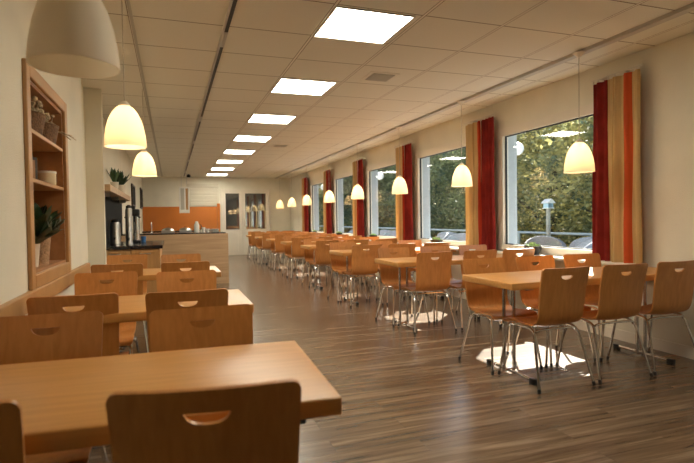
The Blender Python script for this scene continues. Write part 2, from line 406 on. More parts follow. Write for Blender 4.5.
for zz in SH:
    b = nb(); rbox(b, XL-.25, XL+.005, NY0+.018, NY1-.018, zz-.012, zz+.012, .003, 1); o = obj('shelf_board', b, 'niche_wood', r); rel(o, r)

# ---------------------------------------------------------------- ceiling fittings
for i in range(-1, 8):  # the first panel is unseen, added to brighten the dark foreground
    y1 = 4.006+1.8777*i; y0 = y1-.60
    r = empty('ceiling_light', (1.43, (y0+y1)/2, H), 0, '', 'light', 'square ceiling light panels')
    nm = ['nearest', 'second', 'third', 'fourth', 'fifth', 'sixth', 'seventh', 'farthest'][max(i, 0)]
    r['label'] = 'square luminous ceiling panel set in tiles, %s of the eight in view' % nm if i >= 0 else 'unseen square ceiling panel added to brighten the foreground, %s' % 'just nearer than those in view'
    if i == -1:
        b = nb(); box(b, -.296, .296, -.292, .292, -.006, -.002); obj('diffuser', b, 'panel', r)
        b = nb()
        for q in ((-.312, -.296, -.305, .305), (.296, .312, -.305, .305), (-.296, .296, -.305, -.292), (-.296, .296, .292, .305)): box(b, *q, -.010, -.001)
        obj('frame', b, 'light_metal', r); proto_light = r
    else:
        for ch in proto_light.children:
            c = ch.copy(); C.objects.link(c); c.parent = r
r = empty('ceiling_track', (.435, 10.8, H), 0, 'long dark recessed lighting track running the length of ceiling', 'track')
b = nb(); box(b, -.006, .020, -7.8, 6.8, -.012, -.001); obj('channel', b, 'dark_metal', r)
b = nb(); box(b, -.026, -.008, -7.8, 6.8, -.014, -.001); obj('edge_strip', b, 'light_metal', r)
for yy in (-6.7, -3.3, -1, 2, 5):
    b = nb(); box(b, -.007, .021, yy, yy+.35, -.018, -.012); obj('cover_strip', b, 'light_metal', r)
r = tag(None or empty('ceiling_track', (-.24, 8, H)), 'slim grey ceiling rail above the left tables', 'track')
b = nb(); box(b, -.011, .011, -6.5, 9.9, -.010, -.001); obj('channel', b, 'vent', r)
r = empty('ceiling_track', (3.55, 8, H), 0, 'pale grey surface track carrying pendant lamps beside the windows', 'track')
b = nb(); box(b, -.035, .035, -8, 9.9, -.030, -.001); obj('channel', b, 'light_metal', r)
b = nb(); box(b, .035, .06, -8, 9.9, -.018, -.001); obj('groove', b, 'vent', r)
for i, (y, lab) in enumerate(((4.96, 'nearer grey slotted air vent in ceiling right of second light panel'), (10.1, 'farther small grey air vent in ceiling beyond fourth light panel'))):
    r = empty('ceiling_vent', (2.11, y, H), 0, lab, 'vent', 'ceiling air vents')
    b = nb(); box(b, -.16, .16, -.16, .16, -.006, -.001); obj('plate', b, 'canopy', r)
    b = nb()
    for k in range(6): box(b, -.12, .12, -.115+k*.042, -.09+k*.042, -.014, -.005)
    obj('louvre', b, 'vent', r)

# pendants
def pendant(loc, label, lit=True, group='window side pendant lamps', drop=None, src=[None]):
    """loc: x, y, z of the shade's rim"""
    x, y, z = loc
    if src[0] is None or not lit:
        r = empty('pendant_lamp', loc, 0, label, 'lamp', group)
        prof = [(.131, 0), (.130, .02), (.125, .07), (.115, .125), (.099, .18), (.077, .225), (.052, .255), (.030, .27)]
        inn = [(q[0]-.005, q[1]) for q in prof][::-1]
        b = nb(); lathe(b, prof+inn, 32, closed=True)
        obj('lamp_shade', b, 'shade', r, True)
        b = nb(); lathe(b, [(0, .30), (.016, .298), (.034, .275), (.034, .262), (0, .262)], 16); obj('cap', b, 'canopy', r, True)
        b = nb(); tube(b, [(0, 0, .29), (0, 0, H-z-.03)], .0035, 6); obj('cable', b, 'cable', r)
        b = nb(); lathe(b, [(0, H-z-.075), (.012, H-z-.07), (.05, H-z-.033), (.055, H-z-.031), (0, H-z-.031)], 16); obj('ceiling_canopy', b, 'canopy', r, True)
        b = nb(); lathe(b, [(0, .165), (.014, .168), (.024, .185), (.024, .20), (.016, .225), (.014, .262), (0, .262)], 14)
        obj('bulb', b, 'bulb' if lit else 'white', r, True)
        if lit: src[0] = r
    else:
        r = dup(src[0], loc, 0, label, None, group)
    if lit:
        ld = bpy.data.lights.new('pendant_bulb', 'POINT'); ld.energy = PENDANT_WATT; ld.color = (1, .80, .53); ld.shadow_soft_size = .03
        lo = bpy.data.objects.new('pendant_bulb', ld); C.objects.link(lo); lo.location = (0, 0, .125); lo.parent = r
    return r
M['bulb'] = emit('warm bulb', (1, .75, .45), 12)
ordn = ['nearest', 'second nearest', 'third nearest', 'fourth nearest', 'fifth nearest', 'sixth nearest', 'seventh nearest', 'farthest']
PY = [3.66, 5.62, 7.47, 9.42, 11.33, 13.4, 15.2, 17.0]
for i in range(8):
    pendant((3.50, PY[i], 1.600), 'lit white bell pendant lamp above window side tables, %s in its row' % ordn[i])
pendant((-.27, 6.15, 1.725), 'lit bell pendant above the farthest left wall table, smallest looking of left ones', True, 'left side pendant lamps')
pendant((-.27, 3.62, 1.70), 'lit white bell pendant above the middle left wall table', True, 'left side pendant lamps')
pendant((-.275, 1.80, 1.70), 'large unlit beige bell pendant at top left above nearest table', False, 'left side pendant lamps')

# ---------------------------------------------------------------- chair
def shell_profile(n=44):
    P = [(.192, .412), (.176, .436), (.12, .442), (.04, .434), (-.05, .430), (-.12, .436), (-.165, .455), (-.19, .50), (-.203, .58), (-.215, .68), (-.235, .775), (-.253, .852)]
    pts = smooth_path([(0, y, z) for y, z in P], 6)
    return [(p.y, p.z) for p in pts]
PR = shell_profile()
cum = [0]
for i in range(1, len(PR)): cum.append(cum[-1]+math.hypot(PR[i][0]-PR[i-1][0], PR[i][1]-PR[i-1][1]))
LT = cum[-1]
def prof(s):
    s = max(0, min(LT, s))
    for i in range(1, len(cum)):
        if cum[i] >= s:
            t = (s-cum[i-1])/(cum[i]-cum[i-1]); a, c = PR[i-1], PR[i]
            return a[0]+(c[0]-a[0])*t, a[1]+(c[1]-a[1])*t
    return PR[-1]
SB = LT-.43        # where seat ends and backrest begins
def halfw(s):
    z = s/LT
    w_ = .205 if s < SB-.12 else .192
    if s >= SB-.12: w_ = .188+(s-SB+.12)/(LT-SB+.12)*.018
    else: w_ = .205-.017*max(0, (s-(SB-.25))/.13) if s > SB-.25 else .205
    rr = .027
    for d in (s, LT-s):
        if d < rr: w_ -= rr-math.sqrt(max(0, rr*rr-(rr-d)**2))
    return w_
def shell(s_list, hole=False):
    bm = nb(); T = .011
    us = [-1, -.97, -.9, -.78, -.62, -.45, -.30] if not hole else [-1, -.97, -.9, -.75, -.55, -.40]
    inner = [] if not hole else [i/6*.050 for i in range(-6, 7)]
    rows = []
    HT = LT-.054      # s of the hole's straight top edge
    srows = list(s_list)
    if hole: 
        srows = [s for s in s_list if not (HT-.06 < s < HT+.012)]+['bot', 'top', HT+.012, HT-.055]
        srows.sort(key=lambda q: HT if q == 'top' else HT-.02 if q == 'bot' else q)
    for s in srows:
        row = []
        base = s if not isinstance(s, str) else HT
        hw = halfw(base)
        xs = [u*hw for u in us]
        xs += inner if hole else [-.15*hw, 0, .15*hw]
        xs += [-u*hw for u in us[::-1]]
        if hole and s in ('top', 'bot'): pass
        for x in xs:
            ss = base
            if s == 'bot':
                ss = HT-.004-(.026*math.sqrt(max(0, 1-(x/.050)**2)) if abs(x) < .050 else 0)
            y, z = prof(ss)
            # lateral curve: back wraps slightly, seat dips slightly
            y2, z2 = prof(ss+.002); y1, z1 = prof(ss-.002)
            ty, tz = y2-y1, z2-z1; l = math.hypot(ty, tz) or 1; ty /= l; tz /= l
            ny, nz = tz, -ty             # pointing forward/up side
            if ny < 0 and nz < 0: ny, nz = -ny, -nz
            k = (x/.2)**2*.014
            row.append(((x, y+ny*k, z+nz*k), (x, y+ny*k-ny*T, z+nz*k-nz*T)))
        rows.append(row)
    A = [[bm.verts.new(p[0]) for p in r_] for r_ in rows]; B = [[bm.verts.new(p[1]) for p in r_] for r_ in rows]
    nc = len(rows[0])
    def hol(i, j):
        return hole and srows[i] == 'bot' and srows[i+1] == 'top' and abs(rows[i][j][0][0]) < .0505 and abs(rows[i][j+1][0][0]) < .0505
    used = {}
    for i in range(len(rows)-1):
        for j in range(nc-1):
            if hol(i, j): continue
            bm.faces.new((A[i][j], A[i][j+1], A[i+1][j+1], A[i+1][j])); bm.faces.new((B[i][j], B[i+1][j], B[i+1][j+1], B[i][j+1]))
            for (p, q) in (((i, j), (i, j+1)), ((i, j+1), (i+1, j+1)), ((i+1, j+1), (i+1, j)), ((i+1, j), (i, j))):
                key = (min(p, q), max(p, q)); used[key] = used.get(key, 0)+1
    for (p, q), n in used.items():
        if n == 1: bm.faces.new((A[p[0]][p[1]], B[p[0]][p[1]], B[q[0]][q[1]], A[q[0]][q[1]]))
    return bm
def sl(a, c, n, e0=False, e1=False):
    L_ = [a+(c-a)*i/n for i in range(n+1)]
    ex = [.001, .003, .006, .011, .017, .024, .032]
    if e0: L_ += [a+v for v in ex]
    if e1: L_ += [c-v for v in ex]
    L_ = sorted(set(L_)); o_ = [L_[0]]
    for v in L_[1:]:
        if v-o_[-1] > .0008: o_.append(v)
    return o_
def make_chair(label, loc, rz, group):
    r = empty('dining_chair', loc, rz, label, 'chair', group)
    obj('seat', shell(sl(0, SB, 14, True)), 'beech', r, True)
    obj('backrest', shell(sl(SB, LT, 14, False, True), True), 'beech', r, True)
    rr = .0095
    for s in (-1, 1):
        front = smooth_path([(s*.222, .218, .012), (s*.210, .196, .14), (s*.198, .174, .27), (s*.188, .155, .375), (s*.180, .13, .410), (s*.176, .08, .418)], 3)
        rear = smooth_path([(s*.238, -.245, .012), (s*.222, -.209, .14), (s*.206, -.173, .27), (s*.193, -.144, .372), (s*.184, -.105, .407), (s*.178, -.04, .415)], 3)
        for p in (front, rear):
            b = nb(); tube(b, p, rr, 8); lg = obj('leg', b, 'chrome', r, True)
            b = nb(); q = p[0]; d = (p[1]-p[0]).normalized(); tube(b, [q-d*.008+Vector((0,0,0)), q+d*.02], .012, 8); obj('foot_cap', b, 'black', lg, True)
    b = nb()
    for s in (-1, 1): tube(b, [(s*.176, .085, .4175), (s*.176, .02, .4165), (s*.178, -.045, .4155)], rr, 8)
    tube(b, smooth_path([(-.180, .14, .405), (-.1, .150, .404), (.1, .150, .404), (.180, .14, .405)], 3), .008, 8)
    tube(b, smooth_path([(-.186, -.125, .385), (-.15, -.145, .407), (0, -.150, .412), (.15, -.145, .407), (.186, -.125, .385)], 4), .008, 8)
    obj('seat_frame', b, 'chrome', r, True)
    return r
chair_src = [None]
def chair(x, y, rz, label, group):
    rz += R_.uniform(-.03, .03)
    if chair_src[0] is None:
        chair_src[0] = make_chair(label, (x, y, 0), rz, group); return chair_src[0]
    return dup(chair_src[0], (x, y, 0), rz, label, None, group)

# ---------------------------------------------------------------- table
def make_table(L_, loc, label, group, inset, W=.64):
    r = empty('dining_table', loc, 0, label, 'table', group)
    b = nb(); rbox(b, -L_/2, L_/2, -W/2, W/2, .695, .745, .007, 3); obj('tabletop', b, 'beech_table', r, True)
    for s in (-1, 1):
        X = s*(L_/2-inset)
        for dx in (-.045, .045):
            b = nb(); tube(b, [(X+dx, .012, .03), (X+dx, .012, .695)], .0135, 10); obj('leg', b, 'chrome', r, True)
        b = nb(); tube(b, [(X, -.245, .028), (X, .245, .028)], .013, 10); tube(b, [(X-.045, .012, .034), (X+.045, .012, .034)], .014, 8); fb = obj('foot_bar', b, 'chrome', r, True)
        for q in (-1, 1):
            b = nb(); rbox(b, X-.018, X+.018, q*.262-.028, q*.262+.028, .0, .043, .006); obj('foot_cap', b, 'black', fb, True)
        b = nb(); rbox(b, X-.03, X+.03, -.24, .24, .675, .695, .003, 1); obj('bracket', b, 'steel', r)
        b = nb(); rbox(b, X+.08-.03, X+.08+.03, -W/2+.03, -W/2+.055, .672, .694, .004, 1); obj('latch', b, 'black', r)
    return r
RT = [3.25, 5.12, 6.9]+[8.68+1.78*i for i in range(5)]; XT0, XT1 = 2.215, 4.0
XC = (XT0+XT1)/2
nth = ['nearest', 'second', 'third', 'fourth', 'fifth', 'sixth', 'seventh', 'farthest']
t0 = None
for i, y in enumerate(RT):
    lab = 'long beech table on chrome legs by the windows, %s of the window row' % nth[i]
    if t0 is None: t0 = make_table(XT1-XT0, (XC, y, 0), lab, 'window row tables', .22)
    else: dup(t0, (XC, y, 0), 0, lab)
pos = ['at the aisle end', 'in the middle', 'by the window']
xs_n = {0: (2.57, 3.115, 3.64), 1: (2.59, 3.14, 3.64)}; xs_f = {0: (2.52, 3.06, 3.58)}
for i, y in enumerate(RT):
    for k in range(3):
        xn = xs_n.get(i, (2.49+R_.uniform(-.03, .03), 3.06, 3.6))[k]; xf = xs_f.get(i, (2.50+R_.uniform(-.04, .04), 3.1, 3.62))[k]
        chair(xn, y-.20, 0, 'beech chair on near side of %s window table, %s' % (nth[i], pos[k]), 'chairs around the window row tables')
        chair(xf, y+.235+(R_.uniform(-.02, .03) if i else 0), PI, 'beech chair on far side of %s window table, %s' % (nth[i], pos[k]), 'chairs around the window row tables')
LTB = [(1.58, 'nearest'), (3.155, 'middle'), (5.08, 'farthest')]
tl = None
for i, (y, n) in enumerate(LTB):
    lab = 'short beech table against the left wall, %s of three' % n
    if tl is None: tl = make_table(1.11, (-.130, y, 0), lab, 'left wall tables', .2, .66)
    else: dup(tl, (-.130, y, 0), 0, lab)
tl.rotation_euler = (0, 0, -.045); tl.location = (-.126, 1.605, 0)
LC = [[(.10, 1.372, -.16), (-.495, 1.44, -.06), (.118, 1.93, PI), (-.475, 2.02, PI)],
      [(.075, 2.98, 0), (-.46, 3.06, 0), (.10, 3.56, PI), (-.45, 3.74, PI)],
      [(.12, 4.92, 0), (-.44, 4.98, 0), (.09, 5.55, PI), (-.46, 5.75, PI)]]
for i, L4 in enumerate(LC):
    for k, (x, y, a) in enumerate(L4):
        lab = 'beech chair at %s left wall table, %s side, %s' % (LTB[i][1], 'far' if a == PI else 'near', 'aisle seat' if k % 2 == 0 else 'seat next to wall')
        chair(x, y, a, lab, 'chairs around the left wall tables')

# ---------------------------------------------------------------- curtains
def curtain(name, y0, y1, m, label, x=3.955, z0=.72, z1=2.50, folds=4, amp=.036, flare=.02):
    r = empty(name, (x, y0, z0), 0, label, 'curtain', 'curtains at the window piers')
    bm = nb(); n = max(24, folds*12); W = y1-y0; rows = []
    for iz in range(15):
        tz = iz/14; row = []
        for k in range(n+1):
            t = k/n
            yy = W*t+(flare*(1-tz)*(t-.5)*2)
            xx = -amp*(.55+.45*(1-tz))*math.sin(2*PI*folds*t+.4*math.sin(3*t+tz))+.004*math.sin(9*tz+7*t)
            row.append((xx, yy, (z1-z0)*tz))
        rows.append(row)
    for off in (0, .004):
        V = [[bm.verts.new((p[0]+off, p[1], p[2])) for p in r_] for r_ in rows]
        for i in range(14):
            for k in range(n): bm.faces.new((V[i][k], V[i][k+1], V[i+1][k+1], V[i+1][k]))
        if off == 0: V0 = V
    for i in range(14):
        bm.faces.new((V0[i][0], V0[i+1][0], V[i+1][0], V[i][0])); bm.faces.new((V0[i][n], V0[i+1][n], V[i+1][n], V[i][n]))
    for k in range(n):
        bm.faces.new((V0[0][k], V0[0][k+1], V[0][k+1], V[0][k])); bm.faces.new((V0[14][k], V0[14][k+1], V[14][k+1], V[14][k]))
    obj('cloth', bm, m, r, True)
    for k in range(folds+1):
        yy = W*min(max((k+.25)/folds, .04), .97); b = nb(); box(b, -.006, .006, yy-.006, yy+.006, z1-z0-.005, z1-z0+.03); obj('hook', b, 'canopy', r)
    b = nb(); tube(b, [(0, -.02, z1-z0+.032), (0, W+.02, z1-z0+.032)], .008, 8); obj('rod', b, 'canopy', r, True)
    b = nb(); box(b, 0, XR-x-.001, W/2-.01, W/2+.01, z1-z0+.026, z1-z0+.038); obj('rod_bracket', b, 'canopy', r)
    return r
names = ['first', 'second', 'third', 'fourth', 'fifth']
curtain('curtain', 3.42, 3.78, 'curtain_gold', 'gold curtain with rust stripe at right end of nearest window', folds=3)
curtain('curtain', 3.79, 3.97, 'curtain_red', 'narrow deep red curtain beside gold curtain at right end of nearest window', folds=2, x=3.97)
for i in range(5):
    y = 5.58+2.37*i
    w_ = .64 if i < 4 else .70
    curtain('curtain', y, y+.29, 'curtain_red', 'deep red curtain on the pier left of %s window from camera' % names[i], folds=4)
    curtain('curtain', y+.30, y+w_+.03, 'curtain_mixed', 'gold and rust striped curtain on the pier left of %s window from camera' % names[i], folds=3)
# ---------------------------------------------------------------- plants
def leaves(bm, cx, cy, cz, n, ln, wd, spread=1.0, up_=.6, rnd=None, droop=.3, lim=None):
    rnd = rnd or R_
    for k in range(n):
        a = rnd.uniform(0, 2*PI); el = rnd.uniform(up_-.35, up_+.5); L_ = ln*rnd.uniform(.6, 1.1)
        d = Vector((math.cos(a)*math.cos(el)*spread, math.sin(a)*math.cos(el)*spread, math.sin(el))); s = Vector((-math.sin(a), math.cos(a), 0))
        pts = []
        for t, wv in ((0, .3), (.3, .9), (.6, 1), (.85, .6), (1, .05)):
            p = Vector((cx, cy, cz))+d*L_*t+Vector((0, 0, -droop*L_*t*t)); pts.append((p-s*wd*wv/2, p+Vector((0, 0, -.002)), p+s*wd*wv/2))
        V = [[bm.verts.new((max(lim[0], min(lim[1], q[0])), q[1], q[2]) if lim else q) for q in p] for p in pts]
        for i in range(4):
            bm.faces.new((V[i][0], V[i][1], V[i+1][1], V[i+1][0])); bm.faces.new((V[i][1], V[i][2], V[i+1][2], V[i+1][1]))
def potted(name, loc, label, potm, leafm, pr=.07, ph=.11, n=22, ln=.2, wd=.04, up_=.7, group=None, bowl=False, droop=.3, lim=None):
    r = empty(name, loc, 0, label, 'plant', group)
    b = nb()
    if bowl: lathe(b, [(0, 0), (pr*.55, 0), (pr*.95, ph*.6), (pr, ph), (pr*.94, ph), (pr*.88, ph*.65), (0, ph*.6)], 24); obj('bowl', b, potm, r, True)
    else: lathe(b, [(0, 0), (pr*.78, 0), (pr, ph), (pr*.92, ph), (pr*.88, ph*.85), (0, ph*.85)], 20); obj('pot', b, potm, r, True)
    b = nb(); leaves(b, 0, 0, ph*.7, n, ln, wd, 1, up_, droop=droop, lim=lim); obj('foliage', b, leafm, r, True)
    return r
wl = ['nearest', 'second', 'third', 'fourth', 'fifth']
for i, (y, pr) in enumerate(((4.84, .125), (7.10, .13), (9.75, .12), (12.0, .11), (14.3, .1))):
    r = empty('plant_bowl', (3.95, y, .765), 0, 'low black bowl of pale succulents on ledge at %s window' % wl[i], 'plant', 'plant bowls on the window ledge')
    b = nb(); h_ = .10
    lathe(b, [(0, 0), (pr*.6, 0), (pr*.95, h_*.7), (pr, h_), (pr*.93, h_), (pr*.85, h_*.7), (0, h_*.65)], 24); 
    for v in b.verts: v.co.x *= .68
    obj('bowl', b, 'black', r, True)
    b = nb()
    for k in range(7):
        a = k*2.4; q = pr*.55*(k/7)**.5
        leaves(b, q*math.cos(a)*.6, q*math.sin(a), h_*.7, 16, .085, .026, 1, .75, droop=.1)
    obj('succulent', b, 'leaf_pale', r, True)
# niche contents
Nx = XL-.12
potted('potted_plant', (Nx+.03, 3.72, NZ0+.018), 'dark leafy plant in woven bark pot at niche bottom', 'terracotta', 'leaf_dark', .075, .17, 90, .42, .06, 1.05, droop=.4, lim=(-.14, .13))
potted('potted_plant', (Nx+.03, 3.50, NZ0+.018), 'dark green plant in pale pot at niche bottom, left one', 'pot', 'leaf_dark', .06, .14, 80, .42, .06, 1.1, droop=.35, lim=(-.12, .13))
r = empty('candle_jar', (Nx+.05, 3.93, SH[1]+.012), 0, 'cream candle jar with white lid rim on the middle niche shelf', 'candle')
b = nb(); lathe(b, [(0, 0), (.05, 0), (.055, .01), (.055, .085), (0, .085)], 20); obj('jar', b, 'candle', r, True)
b = nb(); lathe(b, [(0, .085), (.058, .085), (.058, .10), (0, .10)], 20); obj('lid', b, 'white', r, True)
r = empty('photo_frame', (Nx-.01, 3.66, SH[1]+.012), -.5, 'small dark framed picture leaning on the middle niche shelf', 'picture frame')
b = nb(); rbox(b, -.012, .012, -.085, .085, 0, .17, .003, 1); obj('frame', b, 'wood_dark', r)
b = nb(); box(b, .012, .014, -.06, .06, .02, .15); obj('picture', b, 'niche_back', r)
for j, (yy, lab) in enumerate(((3.50, 'brown wicker basket of dried flowers on top niche shelf, left one'), (3.88, 'brown wicker basket with dried stalks on top niche shelf, right one'))):
    r = empty('basket', (Nx+.04, yy, SH[0]+.012), 0, lab, 'basket', 'baskets on the top niche shelf')
    b = nb(); lathe(b, [(0, 0), (.075, 0), (.095, .09), (.10, .10), (.09, .10), (.07, .02), (0, .02)], 20)
    for v in b.verts: v.co.y *= 1.5; v.co.z *= 1.25
    obj('basket_body', b, 'wicker', r, True)
    b = nb(); tube(b, [(0, .125*math.cos(t*PI/12), .095+.10*math.sin(t*PI/12)) for t in range(13)], .007, 6); obj('handle', b, 'wicker', r, True)
    b = nb()
    for k in range(80):
        a = R_.uniform(0, 2*PI); q = R_.uniform(0, .10); x_, y_ = q*math.cos(a)*.8, q*math.sin(a)*1.3; z_ = .12+R_.uniform(0, .09)
        tube(b, [(x_*.5, y_*.5, .04), (x_, y_, z_)], .002, 4)
        bmesh.ops.create_icosphere(b, subdivisions=1, radius=R_.uniform(.008, .018), matrix=Matrix.Translation((x_, y_, z_)))
    if j == 1:
        for k in range(7):
            tube(b, [(.02, .02, .08), (.08+R_.uniform(0, .03), .08, .10), (.14+R_.uniform(0, .04), .15+R_.uniform(-.05, .05), .07+R_.uniform(-.03, .02))], .003, 4)
    obj('dried_flowers', b, 'dry', r)

# ---------------------------------------------------------------- coffee counter (behind the pier)
CX1 = -.115; CY0, CY1 = 7.1, 8.85
XK = XL2+.004
r = empty('counter', (XK, CY0, 0), 0, 'coffee counter with black worktop and wooden front behind the pier', 'counter')
b = nb(); rbox(b, 0, CX1-XL2, 0, CY1-CY0, .855, .90, .004, 1); obj('worktop', b, 'black_top', r)
b = nb(); box(b, 0, CX1-XL2-.04, .03, CY1-CY0-.03, .08, .855); obj('cabinet_body', b, 'niche_wood', r)
for k in range(2):
    b = nb(); rbox(b, .02+k*.36, .02+k*.36+.35, .008, .03, .1, .84, .003, 1); d = obj('door', b, 'niche_wood', r)
    b = nb(); rbox(b, .12+k*.36, .26+k*.36, -.012, .008, .79, .802, .003, 1); obj('handle', b, 'steel', d)
b = nb(); box(b, 0, CX1-XL2-.08, .06, CY1-CY0-.06, 0, .08); obj('plinth', b, 'black', r)
b = nb(); box(b, XK, XK+.02, 6.95, 10.3, .902, 1.598); tag(obj('splashback', b, 'black_tile'), 'glossy black splashback on the wall behind the coffee counter', 'wall panel')
r = empty('wall_board', (XK, 6.95, 1.60), 0, 'beige wooden shelf ledge above the black splashback holding plants', 'shelf')
b = nb(); rbox(b, 0, .17, 0, 3.35, .0, .085, .004, 1); obj('shelf_board', b, 'oak_front', r)
b = nb()
for yy in (.4, 1.6, 2.9): box(b, 0, .12, yy, yy+.03, -.05, .0)
obj('bracket', b, 'steel', r)
potted('potted_plant', (XL2+.10, 8.25, 1.685), 'sword leaved plant in white pot on ledge above coffee counter, left one', 'pot', 'leaf', .06, .12, 22, .26, .045, 1.2, 'plants on the ledge', droop=.0)
potted('potted_plant', (XL2+.10, 9.2, 1.685), 'bushy sword leaved plant in white pot on ledge above coffee counter, right one', 'pot', 'leaf_dark', .08, .14, 34, .30, .055, 1.0, 'plants on the ledge', droop=.0)
def urn(x, y, hgt, rad, label, m='steel', head=True):
    r = empty('drink_dispenser', (x, y, .90), 0, label, 'dispenser', 'drink dispensers on the coffee counter')
    b = nb(); lathe(b, [(0, 0), (rad*1.08, 0), (rad*1.08, .02), (rad, .03), (rad, hgt-.03), (rad*.85, hgt), (0, hgt)], 24); obj('body', b, m, r, True)
    b = nb(); lathe(b, [(0, hgt), (rad*.75, hgt), (rad*.75, hgt+.03), (rad*.3, hgt+.045), (0, hgt+.045)], 20); obj('lid', b, 'black', r, True)
    b = nb(); tube(b, [(0, -rad, .09), (0, -rad-.05, .09), (0, -rad-.05, .06)], .01, 8); obj('tap', b, 'black', r, True)
    return r
urn(-.545, 7.55, .50, .045, 'tall slim steel drink dispenser with black lid, nearest on coffee counter')
urn(-.76, 8.0, .31, .07, 'short grey insulated jug with black top beside the black splashback')
r = empty('coffee_machine', (-.53, 8.2, .90), 0, 'chrome coffee machine with black head and arms on the coffee counter', 'coffee machine')
b = nb(); rbox(b, -.10, .10, -.12, .12, 0, .04, .005, 1); obj('base', b, 'black', r)
b = nb(); lathe(b, [(0, .04), (.045, .04), (.045, .42), (0, .42)], 20, .04, 0); obj('column', b, 'chrome', r, True)
b = nb(); rbox(b, -.09, -.055, -.05, .05, .04, .38, .008); obj('tank', b, 'dark_metal', r)
b = nb(); rbox(b, -.09, .09, -.10, .08, .40, .50, .02, 3); rbox(b, -.03, .03, -.05, .03, .50, .55, .012, 2); obj('head', b, 'black', r, True)
for s in (-1, 1):
    b = nb(); tube(b, [(s*.05, -.08, .41), (s*.08, -.14, .39), (s*.10, -.18, .375)], .012, 8); obj('handle', b, 'black', r, True)
r = empty('coffee_cup', (-.40, 8.3, .90), 0, 'small blue and white cup at the back of the coffee counter', 'cup')
b = nb(); lathe(b, [(0, 0), (.03, 0), (.04, .09), (.036, .09), (.027, .01), (0, .01)], 16); obj('body', b, 'blue_plastic', r, True)
for y, z0, z1, lab in ((13.5, 1.58, 2.12, 'narrow dark framed picture on left wall, nearer of two'), (17.1, 1.62, 2.25, 'narrow dark framed picture on left wall, farther of two')):
    r = empty('picture_frame', (XK, y, z0), 0, lab, 'picture', 'pictures on the left wall')
    b = nb(); rbox(b, 0, .035, -.5, .5, 0, z1-z0, .004, 1); obj('frame', b, 'wood_dark', r)
    b = nb(); box(b, .035, .038, -.45, .45, .05, z1-z0-.05); obj('picture', b, 'black_tile', r)

# ---------------------------------------------------------------- serving island and back wall kitchen
IX1 = 1.03; IY = 10.0
r = empty('serving_island', (XK, IY, 0), 0, 'pale oak fronted serving counter with dark worktop across the kitchen area', 'counter')
W_ = IX1-XL2
b = nb(); box(b, .0, W_, 0, .04, 0, .965); box(b, W_-.04, W_, .04, .80, 0, .965); obj('front_panel', b, 'oak_front', r)
b = nb(); box(b, .0, W_-.04, .04, .80, .1, .925); obj('cabinet_body', b, 'oak_front', r)
b = nb(); box(b, .0, W_-.04, .04, .80, .925, .985); obj('worktop', b, 'black_top', r)
for k, (px, w_, lab) in enumerate(((-.06, .24, 'low steel serving pan with lid on the island, left one'), (.26, .22, 'low steel serving pan with lid on the island, right one'))):
    r = empty('serving_pan', (px, IY+.42, .985), 0, lab, 'pan', 'steel pans on the island')
    b = nb(); rbox(b, -w_/2, w_/2, -.15, .15, 0, .05, .008, 2); obj('pan', b, 'steel', r)
    b = nb(); lathe(b, [(.0, .10), (.05, .097), (.10, .075), (.115, .05), (0, .05)], 20); d = obj('lid', b, 'steel', r, True)
    b = nb(); tube(b, [(-.02, 0, .098), (-.02, 0, .115), (.02, 0, .115), (.02, 0, .098)], .004, 6); obj('handle', b, 'black', d)
r = empty('thermos_jug', (.475, IY+.4, .985), 0, 'white steel thermos jug standing on the island under the hanging unit', 'jug')
b = nb(); lathe(b, [(0, 0), (.045, 0), (.05, .02), (.05, .15), (.03, .19), (.03, .215), (0, .22)], 20); obj('body', b, 'white', r, True)
b = nb(); tube(b, smooth_path([(.045, 0, .04), (.085, 0, .07), (.085, 0, .14), (.04, 0, .17)], 4), .007, 6); obj('handle', b, 'black', r, True)
for k, (px, hh, rr_) in enumerate(((.60, .10, .035), (.68, .07, .04), (.56, .06, .03))):
    r = empty('cup', (px, IY+.38+.05*k, .985), 0, 'small white cup on the island right of thermos jug, %s' % ['tall one', 'wide one', 'tiny one'][k], 'cup', 'cups on the island')
    b = nb(); lathe(b, [(0, 0), (rr_*.7, 0), (rr_, hh), (rr_*.9, hh), (rr_*.6, .01), (0, .01)], 16); obj('body', b, 'white', r, True)
    b = nb(); tube(b, smooth_path([(rr_*.9, 0, hh*.2), (rr_*1.5, 0, hh*.4), (rr_*1.4, 0, hh*.75), (rr_*.9, 0, hh*.85)], 3), .004, 5); obj('handle', b, 'white', r)
for k in range(5):
    b = nb(); lathe(b, [(0, k*.012), (.05, k*.012), (.085, k*.012+.014), (.08, k*.012+.016), (.05, k*.012+.004), (0, k*.012+.004)], 20, .82, IY+.4)
    for v in b.verts: v.co.z += .985
    tag(obj('plate', b, 'white', None, True), 'white plate in the small stack on the island right end, %s from bottom' % ['first', 'second', 'third', 'fourth', 'top fifth'][k], 'plate', 'stacked white plates')
r = empty('faucet', (-.36, IY+.62, .985), 0, 'slim chrome faucet at the left end of the island', 'faucet')
b = nb(); lathe(b, [(0, 0), (.025, 0), (.02, .02), (0, .02)], 14); obj('base', b, 'chrome', r, True)
b = nb(); tube(b, smooth_path([(0, 0, .01), (0, 0, .16), (0, -.04, .21), (0, -.11, .19), (0, -.12, .15)], 4), .009, 8); obj('spout', b, 'chrome', r, True)
